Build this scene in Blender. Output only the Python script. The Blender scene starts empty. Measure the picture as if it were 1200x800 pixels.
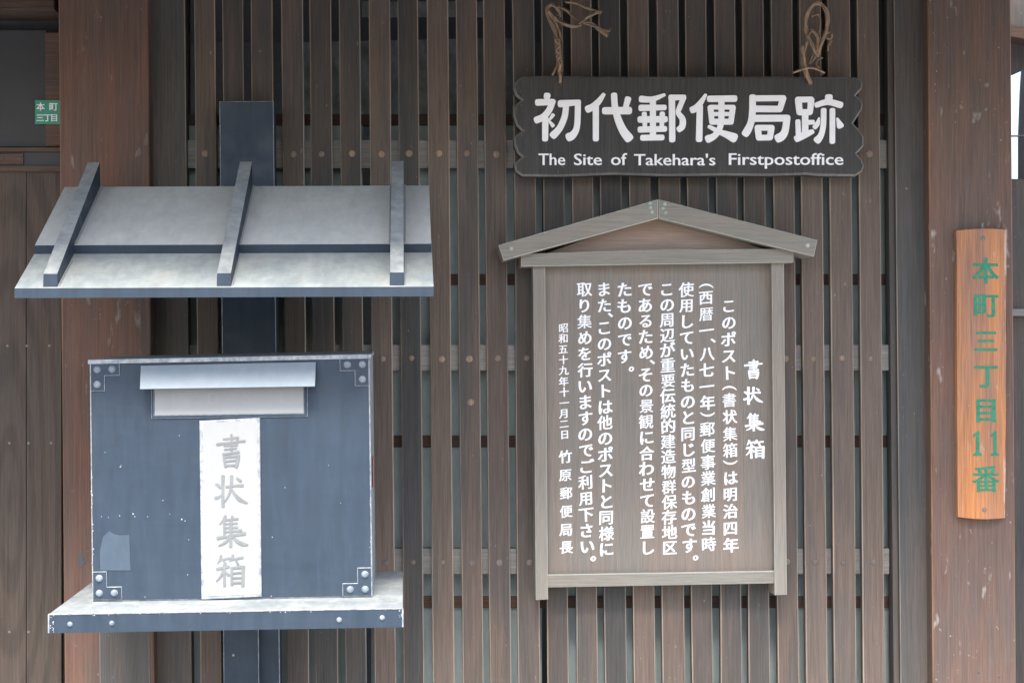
import bpy, math, random
from mathutils import Vector
R = math.radians
rng = random.Random(7)
S = bpy.context.scene
COL = S.collection

# ---------------------------------------------------------------- camera
CH, DW, F = 1.5, 2.8, 1950.0           # camera height, distance to lattice face, focal length in photo pixels
VX, VY = 472.0, 411.0                  # where the optical axis meets the photo
cam = bpy.data.cameras.new('camera'); co = bpy.data.objects.new('camera', cam); COL.objects.link(co)
co.location = (0, -DW, CH); co.rotation_euler = (R(90), 0, 0)
cam.sensor_width = 36; cam.lens = F / 1200 * 36
cam.shift_x = (600 - VX) / 1200; cam.shift_y = (VY - 400) / 1200
cam.clip_start = .05; cam.clip_end = 2000
S.camera = co
# ---------------------------------------------------------------- light
SUN_EL, SUN_AZ = 56, 8                 # sun in front of the wall, a little to the left
w = bpy.data.worlds.new('World'); S.world = w; w.use_nodes = True
nt = w.node_tree; sky = nt.nodes.new('ShaderNodeTexSky'); sky.sky_type = 'NISHITA'; sky.sun_disc = False
sky.sun_elevation = R(SUN_EL); sky.sun_rotation = R(180 + SUN_AZ)
sky.air_density = 1.0; sky.dust_density = 3.0; sky.ozone_density = 1.0
bg = nt.nodes['Background']; bg.inputs[1].default_value = .15
nt.links.new(sky.outputs[0], bg.inputs[0])
sl = bpy.data.lights.new('sun', 'SUN'); sl.energy = 2.6; sl.angle = R(22); sl.color = (1, .96, .9)
so = bpy.data.objects.new('sun', sl); COL.objects.link(so)
d = Vector((-math.sin(R(SUN_AZ)) * math.cos(R(SUN_EL)), -math.cos(R(SUN_AZ)) * math.cos(R(SUN_EL)), math.sin(R(SUN_EL))))
so.rotation_euler = d.to_track_quat('Z', 'Y').to_euler(); so.location = d * 20
S.view_settings.view_transform = 'Standard'; S.view_settings.look = 'None'
S.view_settings.exposure = 1.62; S.view_settings.gamma = 1.0

# ---------------------------------------------------------------- helpers
def X(px, Y): return (px - VX) * (DW + Y) / F
def Z(py, Y): return CH + (VY - py) * (DW + Y) / F
def P(px, py, Y): return (X(px, Y), Y, Z(py, Y))
def lean(x, y): return x + .01 * (y - 100)

def link(name, me, parent=None, mats=()):
    o = bpy.data.objects.new(name, me); COL.objects.link(o)
    for m in mats: me.materials.append(m)
    if parent: o.parent = parent
    return o
def mk(name, vs, fs, mats, parent=None, mi=None, smooth=False):
    me = bpy.data.meshes.new(name); me.from_pydata(vs, [], fs); me.update()
    if not isinstance(mats, (list, tuple)): mats = [mats]
    o = link(name, me, parent, mats)
    if mi: me.polygons.foreach_set('material_index', mi)
    if smooth: me.polygons.foreach_set('use_smooth', [True] * len(fs))
    return o
def tag(o, label=None, cat=None, group=None, kind=None):
    for k, v in (('label', label), ('category', cat), ('group', group), ('kind', kind)):
        if v: o[k] = v
    return o
def thing(name, loc, label, cat, group=None):
    o = bpy.data.objects.new(name, None); COL.objects.link(o); o.location = loc; o.empty_display_size = .05
    return tag(o, label, cat, group)
ROOT = {}
def ch(o, par):
    """parent keeping the world coordinates the mesh was modelled in"""
    o.parent = par
    o.matrix_parent_inverse = Matrix_inv(par)
    return o
from mathutils import Matrix
def world(o):
    m = Matrix.Translation(o.location)
    return (world(o.parent) @ o.matrix_parent_inverse @ m) if o.parent else m
def Matrix_inv(p): return world(p).inverted()

def inset(poly, c):
    n = len(poly); out = []
    A = sum(poly[i][0] * poly[(i + 1) % n][1] - poly[(i + 1) % n][0] * poly[i][1] for i in range(n))
    s = 1 if A > 0 else -1
    for i in range(n):
        p0, p1, p2 = Vector(poly[i - 1]), Vector(poly[i]), Vector(poly[(i + 1) % n])
        e1 = (p1 - p0).normalized(); e2 = (p2 - p1).normalized()
        n1 = Vector((-e1.y, e1.x)) * s; n2 = Vector((-e2.y, e2.x)) * s
        b = (n1 + n2); L = b.length
        if L < 1e-6: b = n1
        else: b = b / L
        k = c / max(.5, b.dot(n1)); out.append((p1.x + b.x * k, p1.y + b.y * k))
    return out
def prism_geo(poly, Yf, Yb, c=0.0, cd=None):
    """poly: list of (x,z) in metres; front at Yf (towards camera), back at Yb, front chamfer c"""
    n = len(poly)
    A = sum(poly[i][0] * poly[(i + 1) % n][1] - poly[(i + 1) % n][0] * poly[i][1] for i in range(n))
    if A < 0: poly = poly[::-1]
    vs = [(x, Yb, z) for x, z in poly]; fs = []; mi = []
    fs.append(tuple(range(n))[::-1]); mi.append(0)
    if c > 0:
        cd = c if cd is None else cd
        vs += [(x, Yf + cd, z) for x, z in poly]; vs += [(x, Yf, z) for x, z in inset(poly, c)]
        for i in range(n):
            j = (i + 1) % n
            fs.append((i, j, n + j, n + i)); mi.append(0)
            fs.append((n + i, n + j, 2 * n + j, 2 * n + i)); mi.append(1)
        fs.append(tuple(range(2 * n, 3 * n))); mi.append(0)
    else:
        vs += [(x, Yf, z) for x, z in poly]
        for i in range(n):
            j = (i + 1) % n; fs.append((i, j, n + j, n + i)); mi.append(0)
        fs.append(tuple(range(n, 2 * n))); mi.append(0)
    # back face was listed for a front-looking-(-Y) winding; fix orientation: front normal must be -Y
    return vs, fs, mi
def prism(name, px, Yf, Yb, mats, par=None, c=0.0, cd=None, metres=False):
    poly = px if metres else [(X(a, Yf), Z(b, Yf)) for a, b in px]
    vs, fs, mi = prism_geo(poly, Yf, Yb, c, cd)
    if not isinstance(mats, (list, tuple)): mats = [mats]
    if len(mats) == 1: mi = None
    o = mk(name, vs, fs, mats, None, mi)
    if par: ch(o, par)
    return o
def rect(x0, y0, x1, y1, ln=True):
    if ln: return [(lean(x0, y0), y0), (lean(x1, y0), y0), (lean(x1, y1), y1), (lean(x0, y1), y1)]
    return [(x0, y0), (x1, y0), (x1, y1), (x0, y1)]
def slab(name, corners_top, th, mats, par=None, topmat=0):
    """corners_top: front-left, front-right, back-right, back-left, 3-D; th: thickness downwards"""
    vs = [tuple(v) for v in corners_top] + [(x, y, z - th) for x, y, z in corners_top]
    fs = [(0, 1, 2, 3), (7, 6, 5, 4), (0, 4, 5, 1), (1, 5, 6, 2), (2, 6, 7, 3), (3, 7, 4, 0)]
    mi = [topmat, 0, 0, 0, 0, 0]
    o = mk(name, vs, fs, mats, None, mi if topmat else None)
    if par: ch(o, par)
    return o
def box(name, a, b, mat, par=None):
    x0, y0, z0 = a; x1, y1, z1 = b
    return slab(name, [(x0, y0, z1), (x1, y0, z1), (x1, y1, z1), (x0, y1, z1)], z1 - z0, mat if isinstance(mat, (list, tuple)) else [mat], par)
def tube(vs, fs, pts, r, n=6, r1=None):
    b0 = len(vs); m = len(pts)
    for i, p in enumerate(pts):
        p = Vector(p); t = (Vector(pts[min(i + 1, m - 1)]) - Vector(pts[max(i - 1, 0)])).normalized()
        u = t.cross(Vector((0, 1, 0)));
        if u.length < 1e-3: u = t.cross(Vector((1, 0, 0)))
        u.normalize(); v = t.cross(u); rr = r if r1 is None else r + (r1 - r) * i / (m - 1)
        for k in range(n):
            a = 2 * math.pi * k / n; vs.append(tuple(p + u * math.cos(a) * rr + v * math.sin(a) * rr))
    for i in range(m - 1):
        for k in range(n):
            a, b = b0 + i * n + k, b0 + i * n + (k + 1) % n; fs.append((a, b, b + n, a + n))
    fs.append(tuple(b0 + k for k in range(n))[::-1]); fs.append(tuple(b0 + (m - 1) * n + k for k in range(n)))
def spline(pts, k=6):
    out = []; n = len(pts)
    for i in range(n - 1):
        p0, p1, p2, p3 = pts[max(i - 1, 0)], pts[i], pts[i + 1], pts[min(i + 2, n - 1)]
        for j in range(k):
            t = j / k
            out.append(tuple(.5 * (2 * b + (c - a) * t + (2 * a - 5 * b + 4 * c - e) * t * t + (3 * b - a - 3 * c + e) * t ** 3)
                             for a, b, c, e in zip(p0, p1, p2, p3)))
    out.append(tuple(pts[-1])); return out
def dome(name, px, py, Y, rpx, h, mat, par, n=12, flat=.35, rim=None):
    """round stud standing on the plane Y, proud towards the camera by h metres"""
    r = rpx * (DW + Y) / F; cx, cz = X(px, Y), Z(py, Y); vs = []; fs = []
    rings = [(1, 0), (.93, .45), (.7, .85), (flat, 1.0)]
    for s, q in rings:
        for k in range(n):
            a = 2 * math.pi * k / n; vs.append((cx + r * s * math.cos(a), Y - h * q, cz + r * s * math.sin(a)))
    for i in range(3):
        for k in range(n):
            a, b = i * n + k, i * n + (k + 1) % n; fs.append((a, b, b + n, a + n))
    fs.append(tuple(range(3 * n, 4 * n)))
    mats = [mat]; mi = None
    if rim: mats = [mat, rim]; mi = [1] * n + [0] * (2 * n) + [0]
    o = mk(name, vs, fs, mats, None, mi, smooth=True)
    if par: ch(o, par)
    return o

# ---- lettering
_gc = {}
def glyph(chars, bold=0.0):
    """built-in typeface outline as a flat mesh (x, y, depth); bold adds a sloping rim of that width round every stroke"""
    key = (chars, bold)
    if key not in _gc:
        c = bpy.data.curves.new('t', 'FONT'); c.body = chars; c.resolution_u = 3
        o = bpy.data.objects.new('t', c); COL.objects.link(o); bpy.context.view_layer.update()
        m = o.to_mesh(); vs = [(v.co.x, v.co.y) for v in m.vertices]; fs = [tuple(p.vertices) for p in m.polygons]
        o.to_mesh_clear(); bpy.data.objects.remove(o); bpy.data.curves.remove(c)
        q = {}; ids = []; pv = []
        for x, y in vs:
            k = (round(x, 5), round(y, 5))
            if k not in q: q[k] = len(pv); pv.append((x, y, 0.0))
            ids.append(q[k])
        ff = []
        for f in fs:
            f = [ids[i] for i in f]; f = [a for a, b in zip(f, f[1:] + f[:1]) if a != b]
            if len(f) > 2:
                A = sum(pv[a][0] * pv[b][1] - pv[b][0] * pv[a][1] for a, b in zip(f, f[1:] + f[:1]))
                if A: ff.append(tuple(f if A > 0 else f[::-1]))
        if bold > 0:
            E = {(a, b) for f in ff for a, b in zip(f, f[1:] + f[:1])}
            B = [e for e in E if (e[1], e[0]) not in E]; nm = {}
            for a, b in sorted(B):
                d = Vector((pv[b][0] - pv[a][0], pv[b][1] - pv[a][1]))
                if d.length < 1e-7: continue
                d.normalize(); n_ = Vector((d.y, -d.x))
                for k in (a, b): nm.setdefault(k, []).append(n_)
            new = {}
            for k, L_ in nm.items():
                v = sum(L_, Vector((0, 0)))
                v = v.normalized() if v.length > 1e-4 else L_[0]
                g = bold / max(.62, v.dot(L_[0])); new[k] = len(pv); pv.append((pv[k][0] + v.x * g, pv[k][1] + v.y * g * .45, 1.0))
            for a, b in sorted(B):
                if a in new and b in new: ff.append((b, a, new[a], new[b]))
        _gc[key] = (pv, ff)
    return _gc[key]
class Letters:
    def __init__(s, Y): s.Y = Y; s.vs = []; s.fs = []; s.k = 0
    def add(s, pts, fs, yy=0):
        b = len(s.vs); Y = s.Y - yy
        s.vs += [(X(p[0], s.Y), Y + (p[2] * .00025 if len(p) > 2 else 0), Z(p[1], s.Y)) for p in pts]; s.fs += [tuple(b + i for i in f) for f in fs]
    def em(s, c, cx, cy, size, bold=.02, rot=0, wx=1.0, tilt=1):
        g0 = glyph(c); per = 0
        E_ = {(a, b) for f in g0[1] for a, b in zip(f, f[1:] + f[:1])}
        for a, b in E_:
            if (b, a) not in E_: per += math.hypot(g0[0][a][0] - g0[0][b][0], g0[0][a][1] - g0[0][b][1])
        bold = round(min(bold, .23 / per), 3)
        v, f = glyph(c, bold); ca, sa = math.cos(rot), math.sin(rot); out = []
        for x, y, h in v:
            x, y = (x - .5) * wx, y - .38
            if tilt: y += .09 * x - .05 * x * x        # brush hand: strokes rise to the right
            x, y = x * ca - y * sa, x * sa + y * ca
            out.append((cx + x * size + .01 * (y * -size), cy - y * size, h))
        s.add(out, f)
    def fit(s, c, x0, y0, x1, y1, bold=.02):
        v, f = glyph(c, bold); xs = [a[0] for a in v]; ys = [a[1] for a in v]
        ax, bx, ay, by = min(xs), max(xs), min(ys), max(ys)
        s.add([(x0 + (x - ax) / (bx - ax) * (x1 - x0), y1 - (y - ay) / (by - ay) * (y1 - y0), h) for x, y, h in v], f)
    def stroke(s, pts, sc, ox, oy, thick=.0016):
        """a painted brush stroke: centre line with a radius at each point, rounded ends, raised rim"""
        pts = spline(pts, 5) if len(pts) > 2 else [tuple(pts[0]), tuple(pts[-1])]
        n = len(pts); L = []; Rr = []
        def perp(i):
            a, b = pts[max(i - 1, 0)], pts[min(i + 1, n - 1)]; d = Vector((b[0] - a[0], b[1] - a[1])).normalized(); return d
        for i, (x, y, r) in enumerate(pts):
            d = perp(i); L.append((x - d.y * r, y + d.x * r)); Rr.append((x + d.y * r, y - d.x * r))
        def cap(i, sgn):
            d = perp(i) * sgn; x, y, r = pts[i]; a0 = math.atan2(d.y, d.x); e = 0.78
            out = []
            for k in range(1, 6):
                a = a0 - math.pi / 2 + math.pi * k / 6
                lx, ly = math.cos(a - a0), math.sin(a - a0)
                lx = lx ** .7 * e if lx > 0 else 0; ly = math.copysign(abs(ly) ** .8, ly)
                out.append((x + r * (lx * d.x - ly * d.y), y + r * (lx * d.y + ly * d.x)))
            return out
        loop = L[:] ; c1 = cap(n - 1, 1); c0 = cap(0, -1)
        loop = L + c1[::-1] + Rr[::-1] + c0[::-1]
        pp = [(ox + x / sc, oy + y / sc) for x, y in loop]
        s.k += 1; yf = thick + s.k % 23 * .00006; b = len(s.vs); m = len(pp)
        s.add(pp, [], yf); s.add(pp, [], -.0005)
        for i in range(m): s.fs.append((b + i, b + (i + 1) % m, b + m + (i + 1) % m, b + m + i))
        # front: triangulated strip between the two sides
        li = list(range(n)); ri = [n + len(c1) + n - 1 - i for i in range(n)]
        for i in range(n - 1): s.fs.append((b + li[i], b + li[i + 1], b + ri[i + 1], b + ri[i]))
        e1 = [n + k for k in range(len(c1))]; s.fs.append(tuple(b + i for i in [li[-1]] + e1 + [ri[-1]]))
        e0 = [2 * n + len(c1) + k for k in range(len(c0))]; s.fs.append(tuple(b + i for i in [ri[0]] + e0 + [li[0]]))
    def build(s, name, mat, par): return ch(mk(name, s.vs, s.fs, mat), par)

# ---------------------------------------------------------------- materials
class NT:
    def __init__(s, name):
        s.m = bpy.data.materials.new(name); s.m.use_nodes = True; s.t = s.m.node_tree; s.b = s.t.nodes['Principled BSDF']
        s.tc = s.t.nodes.new('ShaderNodeTexCoord'); s.oi = s.t.nodes.new('ShaderNodeObjectInfo')
    def n(s, t, **kw):
        x = s.t.nodes.new(t)
        for k, v in kw.items():
            if k.startswith('_'): setattr(x, k[1:], v)
            else: x.inputs[k].default_value = v
        return x
    def l(s, a, b): s.t.links.new(a, b)
    def noise(s, scale, detail=4, rough=.6, sc=1.0, dist=0.0, off=0.0, vary=True):
        mp = s.n('ShaderNodeMapping'); s.l(s.tc.outputs['Object'], mp.inputs[0]); mp.inputs['Scale'].default_value = scale
        no = s.n('ShaderNodeTexNoise', _noise_dimensions='4D', Scale=sc, Detail=detail, Roughness=rough, Distortion=dist)
        s.l(mp.outputs[0], no.inputs['Vector'])
        ma = s.n('ShaderNodeMath', _operation='MULTIPLY_ADD'); s.l(s.oi.outputs['Random'], ma.inputs[0])
        ma.inputs[1].default_value = 37.0 if vary else 0; ma.inputs[2].default_value = off; s.l(ma.outputs[0], no.inputs['W'])
        return no.outputs[0]
    def ramp(s, src, stops, mode='LINEAR'):
        r = s.n('ShaderNodeValToRGB'); r.color_ramp.interpolation = mode; e = r.color_ramp.elements
        while len(e) < len(stops): e.new(.5)
        for k, (p, c) in zip(e, stops): k.position = p; k.color = (c, c, c, 1) if isinstance(c, (int, float)) else (*c, 1)
        s.l(src, r.inputs[0]); return r.outputs[0]
    def mix(s, a, b, f, mode='MIX'):
        m = s.n('ShaderNodeMix', _data_type='RGBA', _blend_type=mode)
        for v, i in ((f, 0), (a, 6), (b, 7)):
            if hasattr(v, 'links') or hasattr(v, 'is_linked'): s.l(v, m.inputs[i])
            elif i == 0: m.inputs[0].default_value = v
            else: m.inputs[i].default_value = (*v, 1)
        return m.outputs[2]
    def bump(s, h, strength, dist=.001):
        b = s.n('ShaderNodeBump', Strength=strength, Distance=dist); s.l(h, b.inputs['Height'])
        prev = s.b.inputs['Normal'].links[0].from_socket if s.b.inputs['Normal'].links else None
        if prev: s.l(prev, b.inputs['Normal'])
        s.l(b.outputs[0], s.b.inputs['Normal'])
def wood(name, grey, brown, streak=.45, speck=.3, rough=.75, axis='Z', contrast=1.0, scuff=0.0, vary=.25, grainbump=.5, cath=0.0, spc=(.42, .4, .37), mixrand=0.0):
    t = NT(name)
    def sc(a, b): return {'Z': (a, a, b), 'X': (b, a, a)}[axis]
    blot = t.ramp(t.noise(sc(22, 3.2), 3, .55, dist=.3), [(.36, 0), (.66, 1)])
    if mixrand:
        q = t.n('ShaderNodeMath', _operation='MULTIPLY_ADD', _use_clamp=True); t.l(t.oi.outputs['Random'], q.inputs[0]); q.inputs[1].default_value = mixrand * 2
        q2 = t.n('ShaderNodeMath', _operation='SUBTRACT'); t.l(blot, q2.inputs[0]); q2.inputs[1].default_value = mixrand; t.l(q2.outputs[0], q.inputs[2]); blot = q.outputs[0]
    col = t.mix(grey, brown, blot)
    g = t.noise(sc(330, 7), 5, .65, dist=.25, off=3)
    gr = t.ramp(g, [(.3, 1 - streak), (.55, 1), (.75, 1 + streak * .6)])
    col = t.mix(col, gr, contrast, 'MULTIPLY')
    g2 = t.noise(sc(1100, 26), 3, .6, off=5)
    col = t.mix(col, t.ramp(g2, [(.35, .78), (.65, 1.12)]), .8, 'MULTIPLY')
    if cath:
        mp = t.n('ShaderNodeMapping'); t.l(t.tc.outputs['Object'], mp.inputs[0]); mp.inputs['Scale'].default_value = (1, 1, .16)
        wv = t.n('ShaderNodeTexWave', _wave_type='RINGS', _rings_direction='Y', Scale=16.0, Distortion=3.0, Detail=2.0); wv.inputs['Detail Scale'].default_value = 1.2
        ma = t.n('ShaderNodeVectorMath', _operation='ADD'); t.l(mp.outputs[0], ma.inputs[0]); ma.inputs[1].default_value = (.67, 0, -.2)
        t.l(ma.outputs[0], wv.inputs[0])
        col = t.mix(col, t.ramp(wv.outputs[1], [(.15, .62), (.6, 1.1)]), cath, 'MULTIPLY')
    # object-to-object tone
    vr = t.n('ShaderNodeMath', _operation='MULTIPLY_ADD'); t.l(t.oi.outputs['Random'], vr.inputs[0]); vr.inputs[1].default_value = vary; vr.inputs[2].default_value = 1 - vary / 2
    col = t.mix(col, vr.outputs[0], 1.0, 'MULTIPLY')
    if speck:
        sp = t.ramp(t.noise(sc(190, 90), 2, .5, off=9), [(.69, 0), (.74, 1)])
        zone = t.ramp(t.noise(sc(9, 5), 2, .5, off=11), [(.42, 0), (.62, speck)])
        f = t.n('ShaderNodeMath', _operation='MULTIPLY'); t.l(sp, f.inputs[0]); t.l(zone, f.inputs[1])
        col = t.mix(col, spc, f.outputs[0])
    if scuff:
        s1 = t.ramp(t.noise(sc(48, 16), 3, .6, off=17), [(.64, 0), (.74, scuff)])
        col = t.mix(col, (.5, .48, .45), s1)
    t.l(col, t.b.inputs['Base Color']); t.b.inputs['Roughness'].default_value = rough
    t.b.inputs['Specular IOR Level'].default_value = .35
    t.bump(g, grainbump, .0012); t.bump(g2, grainbump * .6, .0006)
    return t.m
def paint(name, base, dust, dustamt=.3, rough=.5, chip=.0, chipcol=(.62, .64, .62), scale=14, mott=.12, bump=.15, streak=0.0, spec=.5):
    t = NT(name)
    a = t.ramp(t.noise((scale, scale, scale), 5, .62, dist=.4, vary=False), [(.3, 0), (.72, dustamt)])
    col = t.mix(base, dust, a)
    col = t.mix(col, t.ramp(t.noise((70, 70, 30), 4, .65, off=2), [(.3, 1 - mott), (.7, 1 + mott)]), 1.0, 'MULTIPLY')
    fine = t.noise((420, 420, 420), 3, .6, off=4); t.b.inputs['Specular IOR Level'].default_value = spec
    if streak:                                                # brush marks and run-off
        st = t.ramp(t.noise((60, 20, 7), 4, .65, off=12, dist=.6), [(.3, 1 - streak * .35), (.7, 1 + streak * .25)])
        col = t.mix(col, st, 1.0, 'MULTIPLY')
        sm = t.ramp(t.noise((5, 9, 22), 5, .7, off=15, dist=1.2), [(.46, 0), (.7, streak * .45)])
        col = t.mix(col, tuple(c * .55 for c in base), sm)
    if chip:
        c = t.ramp(t.noise((130, 130, 110), 2, .55, off=7), [(.735 - chip * .1, 0), (.755 - chip * .1, 1)])
        col = t.mix(col, chipcol, c)
    t.l(col, t.b.inputs['Base Color'])
    t.l(t.ramp(t.noise((30, 30, 30), 3, .6, off=8), [(.3, rough - .1), (.7, rough + .15)]), t.b.inputs['Roughness'])
    t.bump(fine, bump, .0006)
    return t.m
def plain(name, col, rough=.6, metal=0.0, mott=.15, sc=60):
    t = NT(name)
    c = t.mix(col, t.ramp(t.noise((sc, sc, sc), 4, .6), [(.3, 1 - mott), (.7, 1 + mott)]), 1.0, 'MULTIPLY')
    t.l(c, t.b.inputs['Base Color']); t.b.inputs['Roughness'].default_value = rough; t.b.inputs['Metallic'].default_value = metal
    return t.m

M_slat = wood('slat_wood', (.076, .073, .069), (.128, .096, .077), .3, .4, mixrand=.6, vary=.38)
M_slat_edge = wood('slat_lit_worn_edge', (.29, .26, .225), (.38, .29, .215), .5, .3)  # worn edge wood, made paler still to carry the edge highlights
M_board = wood('frame_board_wood', (.086, .085, .082), (.122, .100, .087), .28, .4)
M_post = wood('post_wood', (.125, .090, .075), (.185, .098, .068), .26, .5, scuff=.3, vary=.08)
M_post_edge = wood('post_worn_edge', (.24, .14, .09), (.32, .16, .09), .5, .3)
M_postR = wood('right_post_wood', (.125, .096, .083), (.180, .105, .076), .26, .7, scuff=.75, vary=.05)
M_beam = wood('beam_wood', (.07, .055, .048), (.16, .09, .055), .7, 0, axis='X')
M_door = wood('door_plank_wood', (.086, .072, .060), (.100, .072, .056), .3, .1, cath=.45, vary=.15)
M_doordark = plain('dark_door_panel', (.042, .043, .047), .55, mott=.1, sc=20)
M_trim = wood('door_trim_wood', (.11, .075, .06), (.15, .09, .065), .4, 0, axis='X')
M_rail = wood('weathered_rail_wood', (.26, .265, .255), (.32, .30, .27), .25, .4, axis='X')
M_muntin = wood('muntin_wood', (.12, .085, .072), (.16, .095, .072), .3, 0, axis='X')
M_dowel = wood('dowel_end_grain', (.26, .20, .155), (.32, .22, .155), .3, .3, vary=.5)
M_doweldull = wood('dull_dowel_end', (.16, .14, .125), (.19, .16, .14), .3, .3, vary=.4)
M_nail = plain('nail_head_iron', (.20, .19, .18), .6, .3)
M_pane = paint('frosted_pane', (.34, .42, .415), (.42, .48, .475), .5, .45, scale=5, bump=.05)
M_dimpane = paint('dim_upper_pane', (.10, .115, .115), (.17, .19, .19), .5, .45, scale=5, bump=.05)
M_dark = plain('dark_interior', (.09, .095, .10), .9)
M_reflmottle = paint('mottled_reflection', (.30, .36, .36), (.75, .80, .82), .9, .8, scale=26, mott=.3)  # reflections in the upper window glass, put into the colour
M_reflpale = plain('pale_reflection', (.52, .58, .66), .7)  # pale bluish window reflection as a surface colour
M_blue = paint('blue_grey_paint', (.024, .041, .064), (.042, .059, .082), .5, .5, chip=.0, chipcol=(.3, .34, .37), mott=.06, scale=5, streak=.5, spec=.35)
M_blueD = paint('slate_blue_paint', (.017, .028, .044), (.028, .04, .056), .4, .55, chip=.0, mott=.06, spec=.25)
M_edge = paint('chipped_paint_edge', (.13, .16, .20), (.50, .52, .52), 1.0, .6, chip=.0, scale=110)
M_dust = paint('dusty_roof_paint', (.47, .495, .485), (.54, .555, .52), 1.0, .7, scale=7, mott=.05, streak=.3)
M_shelf = paint('dusty_shelf_paint', (.17, .20, .22), (.36, .38, .37), 1.0, .65, scale=11, mott=.12, streak=.6)
M_dust2 = paint('dusty_eave_paint', (.24, .285, .30), (.38, .395, .365), 1.0, .65, scale=13, mott=.1, streak=.5)
M_rafter = paint('rafter_paint', (.20, .225, .24), (.36, .38, .37), 1.0, .6, scale=35, mott=.2, chip=.05, chipcol=(.1, .12, .14))
M_flap = paint('pale_lit_flap_paint', (.19, .235, .275), (.27, .31, .34), .7, .5, mott=.06, scale=8)  # dusty paint; light on the upturned face is put into the colour
M_white = paint('white_enamel', (.30, .308, .305), (.335, .34, .338), .6, .5, scale=14, mott=.03, bump=.04)
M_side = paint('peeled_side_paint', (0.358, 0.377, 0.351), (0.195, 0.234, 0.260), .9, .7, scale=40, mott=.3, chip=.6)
M_greyletter = plain('faded_grey_lettering', (.175, .185, .19), .6, mott=.15)
M_emboss = plain('embossed_enamel', (.325, .33, .325), .5, mott=.03)
M_rivet = paint('rivet_paint', (0.120, 0.156, 0.198), (0.300, 0.336, 0.360), .8, .35, scale=90)
M_red = plain('red_sticker', (.30, .12, .11), .5)
M_black = wood('black_stained_board', (0.052, 0.051, 0.050), (0.066, 0.063, 0.061), .3, .3, vary=0, spc=(.2, .2, .19))
M_blackedge = wood('pale_black_board_edge', (0.168, 0.168, 0.162), (0.228, 0.228, 0.216), .35, .4, vary=0)  # paler colour on the board's chamfer
M_wpaint = plain('white_sign_paint', (.93, .93, .94), .55, mott=.04)
M_frame = wood('weathered_cedar_frame', (.255, .24, .207), (.28, .235, .195), .13, .15, axis='Z', vary=.08)
M_frameX = wood('weathered_cedar_beam', (.245, .238, .205), (.265, .232, .195), .13, .1, axis='X', vary=.08)
M_frameE = wood('pale_cedar_edge', (.44, .45, .40), (.48, .46, .39), .2, 0)
M_panel = wood('notice_panel_wood', (.215, .197, .172), (.245, .197, .160), .13, .1, vary=.05, grainbump=.25)
M_gable = wood('reddish_gable_wood', (.31, .245, .205), (.36, .25, .19), .16, .1, axis='X', vary=.05)
M_copper = plain('verdigris_nail', (.30, .40, .34), .6)
M_orange = wood('orange_cedar', (.34, .185, .125), (.62, .25, .085), .35, .6, rough=.6, vary=0, spc=(.6, .42, .36), scuff=.5)
def worn_edge_of(m, x0, x1, col, amt):
    '''bare, sun-bleached wood with a ragged outline along the right-hand edge of a board'''
    t = m.node_tree; b = t.nodes['Principled BSDF']; src = b.inputs['Base Color'].links[0].from_socket
    tc = t.nodes.new('ShaderNodeTexCoord'); sx = t.nodes.new('ShaderNodeSeparateXYZ'); t.links.new(tc.outputs['Object'], sx.inputs[0])
    mr = t.nodes.new('ShaderNodeMapRange'); t.links.new(sx.outputs[0], mr.inputs[0]); mr.inputs[1].default_value = x0; mr.inputs[2].default_value = x1
    mp = t.nodes.new('ShaderNodeMapping'); mp.inputs['Scale'].default_value = (150, 70, 14); t.links.new(tc.outputs['Object'], mp.inputs[0])
    no = t.nodes.new('ShaderNodeTexNoise'); no.inputs['Detail'].default_value = 6; no.inputs['Roughness'].default_value = .7; no.inputs['Scale'].default_value = 1; t.links.new(mp.outputs[0], no.inputs['Vector'])
    a = t.nodes.new('ShaderNodeMath'); a.operation = 'ADD'; t.links.new(mr.outputs[0], a.inputs[0]); t.links.new(no.outputs[0], a.inputs[1])
    r = t.nodes.new('ShaderNodeValToRGB'); r.color_ramp.elements[0].position = .98; r.color_ramp.elements[1].position = 1.0; r.color_ramp.elements[1].color = (amt, amt, amt, 1)
    h = t.nodes.new('ShaderNodeMath'); h.operation = 'MULTIPLY'; h.inputs[1].default_value = .8; t.links.new(a.outputs[0], h.inputs[0]); t.links.new(h.outputs[0], r.inputs[0])
    mx = t.nodes.new('ShaderNodeMix'); mx.data_type = 'RGBA'; t.links.new(r.outputs[0], mx.inputs[0]); t.links.new(src, mx.inputs[6]); mx.inputs[7].default_value = (*col, 1)
    t.links.new(mx.outputs[2], b.inputs['Base Color'])
worn_edge_of(M_orange, .957, 1.014, (.58, .47, .40), .6)
M_green = plain('green_paint', (.022, .215, .115), .5, mott=.3, sc=200)
M_gsign = plain('green_enamel', (.03, .28, .19), .4, mott=.1)
M_rope = wood('straw_rope', (.34, .26, .19), (.42, .28, .18), .5, 0)
M_ground = plain('asphalt', (.11, .11, .108), .9, mott=.3, sc=40)
M_pave = plain('paving_stone', (.26, .25, .24), .85, mott=.15, sc=9)
M_plaster = plain('plaster', (.5, .49, .46), .9, sc=6)
M_tile = plain('roof_tile', (.07, .07, .075), .7)

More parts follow.
